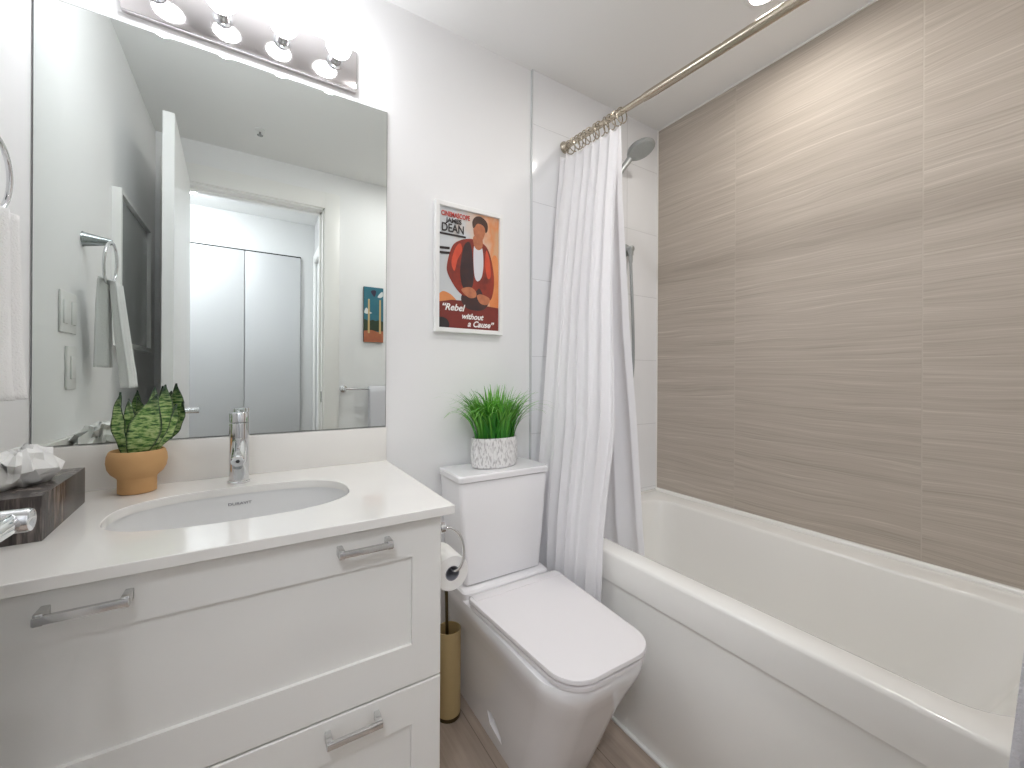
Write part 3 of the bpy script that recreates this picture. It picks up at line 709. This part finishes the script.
g = G(); g.grid(tuft, NU, NV); make('tissue', g, TISSUE, t, solid=.0008, smooth=24)

# ------------------------------------------------------------------ grass planter on the tank
gx, gy = 1.229, -.098
t = thing('grass_planter', 'green artificial grass in oval carved white pot on the toilet tank', 'plant', (gx, gy, TANKZ))
prof = [(.82, 0), (.93, .004), (.985, .022), (1.0, .045), (.985, .080), (.965, .108), (.955, .112), (.93, .111), (.90, .100)]
make('pot', G().lathe(prof, (gx, gy, TANKZ), 'z', 56, sx=.097, sy=.056), POTM, t)
make('soil', G().lathe([(.92, .098), (.001, .100)], (gx, gy, TANKZ), 'z', 32, False, True, sx=.097, sy=.056), SOIL, t)
random.seed(11)
g = G()
for k in range(430):
    a = random.uniform(0, 2*pi); rr = math.sqrt(random.random())
    b = V((gx+.080*rr*cos(a), gy+.044*rr*sin(a), TANKZ+.095))
    long_ = random.random() < .2
    lean = .14+1.35*rr*random.uniform(.3, 1.1) if not long_ else random.uniform(1.3, 2.1)
    Lh = random.uniform(.13, .225) if not long_ else random.uniform(.22, .30)
    da = a+random.uniform(-.6, .6); dv = V((cos(da), sin(da)*.75, 0))
    if long_: dv = V((random.choice((-1, 1))*random.uniform(.6, 1), random.uniform(-.9, .2), 0)).normalized()
    wd = random.uniform(.0028, .0050); n = 8; l, r = [], []; p = b.copy(); th = lean*.12
    sd = (dv.cross(V((0, 0, 1))).normalized()+dv*random.uniform(-.7, .7)).normalized()
    for i in range(n+1):
        ww = wd*(1-(i/n)**2.2)+.0002
        if p.y > -.014: p.y = -.014
        l.append(p-sd*ww); r.append(p+sd*ww)
        th += lean*(.04+.20*(i/n)**1.1)
        p = p+(dv*sin(th)+V((0, 0, 1))*cos(th))*(Lh/n)
    g.strip(l, r, random.random())
make('grass', g, GRASS, t, smooth=80, keepn=True)

# ------------------------------------------------------------------ toilet paper
t = thing('toilet_paper_holder', 'chrome ring arm holding the paper roll on the vanity side', 'paper holder', (CX1, -.47, .775))
mz, my = .778, -.475
make('mount', G().lathe([(.022, .0005), (.022, .006), (.012, .012), (.010, .030), (.014, .033), (.014, .044), (.009, .048)], (CX1, my, mz), 'x', 24), CHROME, t)
g = G(); rc = V((.889, -.478, .656)); pts = [(.862, my, mz-.002), (.884, my-.004, mz-.004), (.904, my-.010, mz-.022), (.914, my-.014, mz-.052), (.914, my-.015, mz-.085), (.905, my-.012, mz-.108), (.894, my-.004, mz-.116), (.890, my+.02, mz-.1155), (.890, my+.10, mz-.1150)]
sm = []
for i in range(len(pts)-1):
    q = [V(pts[max(0, min(len(pts)-1, i+j))]) for j in (-1, 0, 1, 2)]
    for k in range(5):
        u = k/5; sm.append(.5*((2*q[1])+(q[2]-q[0])*u+(2*q[0]-5*q[1]+4*q[2]-q[3])*u*u+(3*q[1]-q[0]-3*q[2]+q[3])*u**3))
g.tube(sm, .0038, 10); make('ring_arm', g, CHROME, t)
t = thing('toilet_roll', 'white toilet paper roll hanging beside the vanity cabinet', 'toilet paper', (rc.x, rc.y, rc.z-.048))
g = G(); g.loft([[(rc.x+r_*cos(a), rc.y+h, rc.z+r_*sin(a)) for a in [2*pi*k/40 for k in range(40)]] for r_, h in ((.0190, .0), (.0435, 0), (.045, .002), (.045, .098), (.0435, .1), (.0190, .1))], wrap=True)
make('paper', g, PAPER, t)
g = G(); g.loft([[(rc.x+r_*cos(a), rc.y+h, rc.z+r_*sin(a)) for a in [2*pi*k/32 for k in range(32)]] for r_, h in ((.0188, -.0005), (.0188, .1005), (.0178, .1005), (.0178, -.0005))], wrap=True)
make('core', g, CORE, t)

# ------------------------------------------------------------------ toilet brush
bc = V((1.026, -.145, 0))
t = thing('toilet_brush_holder', 'tall brushed gold canister on the floor between vanity and toilet', 'brush holder', tuple(bc))
make('canister', G().lathe([(.037, .012), (.040, .014), (.040, .297), (.0375, .297), (.0375, .03), (.001, .03)], bc, 'z', 40, True, True), GOLD, t)
make('base_ring', G().lathe([(.038, 0), (.0405, .002), (.0405, .011), (.037, .013)], bc, 'z', 40), BRONZE, t)
t = thing('toilet_brush', 'toilet brush with slim bronze handle standing in the gold canister', 'toilet brush', (bc.x, bc.y, .04))
make('handle', G().tube([bc+V((-.004, 0, .10)), bc+V((-.008, .005, .41)), bc+V((-.009, .005, .46)), bc+V((-.009, .005, .465))], [.0055, .0055, .0055, .003], 14), BRONZE, t)
make('bristle_head', G().lathe([(.001, .032), (.022, .034), (.030, .05), (.030, .095), (.02, .11), (.006, .115)], bc, 'z', 24), PLASTW, t)

# ------------------------------------------------------------------ left wall: towel ring, towel, switches, picture
TY = -.360
t = thing('towel_ring', 'chrome towel ring on cone post on the left wall', 'towel ring', (0, TY, 1.585))
make('mount', G().lathe([(.024, .0005), (.022, .004), (.010, .062), (.008, .068)], (0, TY, 1.585), 'x', 28), SATIN, t)
rcx = .064; rz = 1.585-.070
make('ring', G().tube([(rcx+.004*cos(a), TY+.068*sin(a), rz+.068*cos(a)) for a in [2*pi*k/48 for k in range(48)]], .0045, 12, True), CHROME, t)
def towel(u, v):      # u across, v along: front hem -> over the ring -> back hem
    zr = rz-.066
    if v < .5: k = v/.5; z = lerp(1.118, zr+.012, k); x = lerp(.098, rcx+.012, k**.8); sgn = 1
    else: k = (v-.5)/.5; z = lerp(zr+.012, 1.185, k); x = lerp(rcx-.010, .040, k**.7); sgn = -1
    h = min(1, max(0, (zr+.012-z)/.30)); half = lerp(.040, .054, h**.7)
    y = TY+half*(2*u-1)-.058*h
    x += sgn*(.010*sin(u*2*pi*2.2+1)*(.5+.5*h)+.004*sin(u*15))
    if abs(v-.5) < .02: z += .004
    return (max(.006, x), y, z)
make('hand_towel', G().grid(towel, 40, 60), TERRY, origin=(.06, TY, 1.118), solid=.005, smooth=80,
     label='white terry hand towel draped through the towel ring on left wall', category='towel')
t = thing('light_switch', 'white double rocker light switch plate on the left wall', 'light switch', (0, -.2315, 1.338))
make('plate', G().box(.0005, .006, -.290, -.173, 1.280, 1.396, .002), PLASTW, t)
for yy in (-.262, -.201): make('rocker', G().box(.004, .010, yy-.016, yy+.016, 1.305, 1.371, .002), PLASTW, t)
t = thing('fan_timer_switch', 'narrow white single switch plate below the double switch', 'light switch', (0, -.2555, 1.181))
make('plate', G().box(.0005, .006, -.291, -.220, 1.118, 1.243, .002), PLASTW, t)
make('rocker', G().box(.004, .010, -.272, -.239, 1.148, 1.214, .002), PLASTW, t)
t = thing('framed_picture', 'white framed glazed picture on the left wall behind the open door', 'picture', (0, -.93, 1.58))
fy0, fy1, fz0, fz1 = -1.21, -.66, 1.27, 1.868
ringx = lambda y0, y1, z0, z1, x: [(x, y0, z0), (x, y1, z0), (x, y1, z1), (x, y0, z1)]
g = G(); g.loft([ringx(fy0, fy1, fz0, fz1, .0005), ringx(fy0, fy1, fz0, fz1, .028), ringx(fy0+.018, fy1-.018, fz0+.018, fz1-.018, .028), ringx(fy0+.018, fy1-.018, fz0+.018, fz1-.018, .0005)], wrap=True)
make('frame', g, WOODF, t, smooth=20)
make('artwork', G().box(.001, .012, fy0+.017, fy1-.017, fz0+.017, fz1-.017), mat('grey_print', (205, 206, 206), .15, coat=.5, var=(4, (178, 180, 181))), t)

# ------------------------------------------------------------------ front wall: small painting, towel bar, towel
def fshape(g, pts, y): g.prism(pts, lambda p: (p[0], y, p[1]), lambda p: (p[0], y-.002, p[1])); return g
qx0, qx1, qz0, qz1 = 1.080, 1.209, 1.388, 1.762
t = thing('small_painting', 'narrow painting of two pale columns under teal sky on the door wall', 'painting', (qx0, FRONT, qz0))
make('canvas', G().box(qx0, qx1, FRONT+.0005, FRONT+.018, qz0, qz1), CANVAS_EDGE, t)
Y0 = FRONT+.018
def q(u, v): return (lerp(qx0, qx1, u), lerp(qz0, qz1, v))
def qs(name, pts, m, lv):
    g = G(); P = [q(*p) for p in pts]; g.prism(P, lambda p: (p[0], Y0+.0001, p[1]), lambda p: (p[0], Y0+.0004*lv, p[1])); make(name, g, m, t, smooth=0)
qs('sky', [(0, 0), (1, 0), (1, 1), (0, 1)], TEAL, 1)
qs('tree_band', [(0, .2), (1, .2), (1, .38), (.8, .41), (.6, .39), (.45, .41), (.25, .38), (0, .42)], TREE, 2)
qs('ground', [(0, 0), (1, 0), (1, .21), (.7, .19), (.4, .22), (0, .20)], BRICK, 3)
qs('cloud', blob([(.7, .83), (.82, .9), (.95, .93), (.98, .86), (.85, .82)]), CLOUD, 2)
qs('cloud', blob([(.02, .53), (.12, .62), (.3, .55), (.42, .53), (.2, .51)]), CLOUD, 2)
qs('dark_bird', blob([(.35, .92), (.5, .95), (.62, .93), (.56, .84), (.48, .84)]), BIRD, 2)
qs('pale_column', [(.20, .16), (.30, .16), (.29, .78), (.21, .78)], BEIGE, 4)
qs('pale_column', [(.78, .16), (.88, .16), (.87, .78), (.79, .78)], BEIGE, 4)
bz_ = 1.071; by_ = FRONT+.047
t = thing('towel_bar', 'chrome towel bar on the wall beside the door', 'towel bar', (.955, FRONT, bz_))
make('bar', G().tube([(.955, by_, bz_), (1.455, by_, bz_)], .008, 16), CHROME, t)
for x in (.955, 1.455): make('post', G().lathe([(.024, .0005), (.024, .008), (.013, .014), (.011, .034), (.012, .038), (.012, .056), (.008, .058)], (x, FRONT, bz_), 'y', 24), CHROME, t)
def btowel(u, v):
    if v < .5: k = v/.5; z = lerp(.50, bz_+.014, k); y = lerp(by_+.057, by_+.013, k)
    else: k = (v-.5)/.5; z = lerp(bz_+.014, .62, k); y = by_-.014
    h = max(0, (bz_-z)/.5)
    x = lerp(1.108, 1.400, u)
    if v < .5: y += h*(.004*sin(u*9))
    if abs(v-.5) < .02: z += .002
    return (x, y, z)
make('bath_towel', G().grid(btowel, 30, 60), GREYT, origin=(1.25, by_, .5), solid=.009, smooth=80,
     label='white bath towel folded over the towel bar beside the door', category='towel')
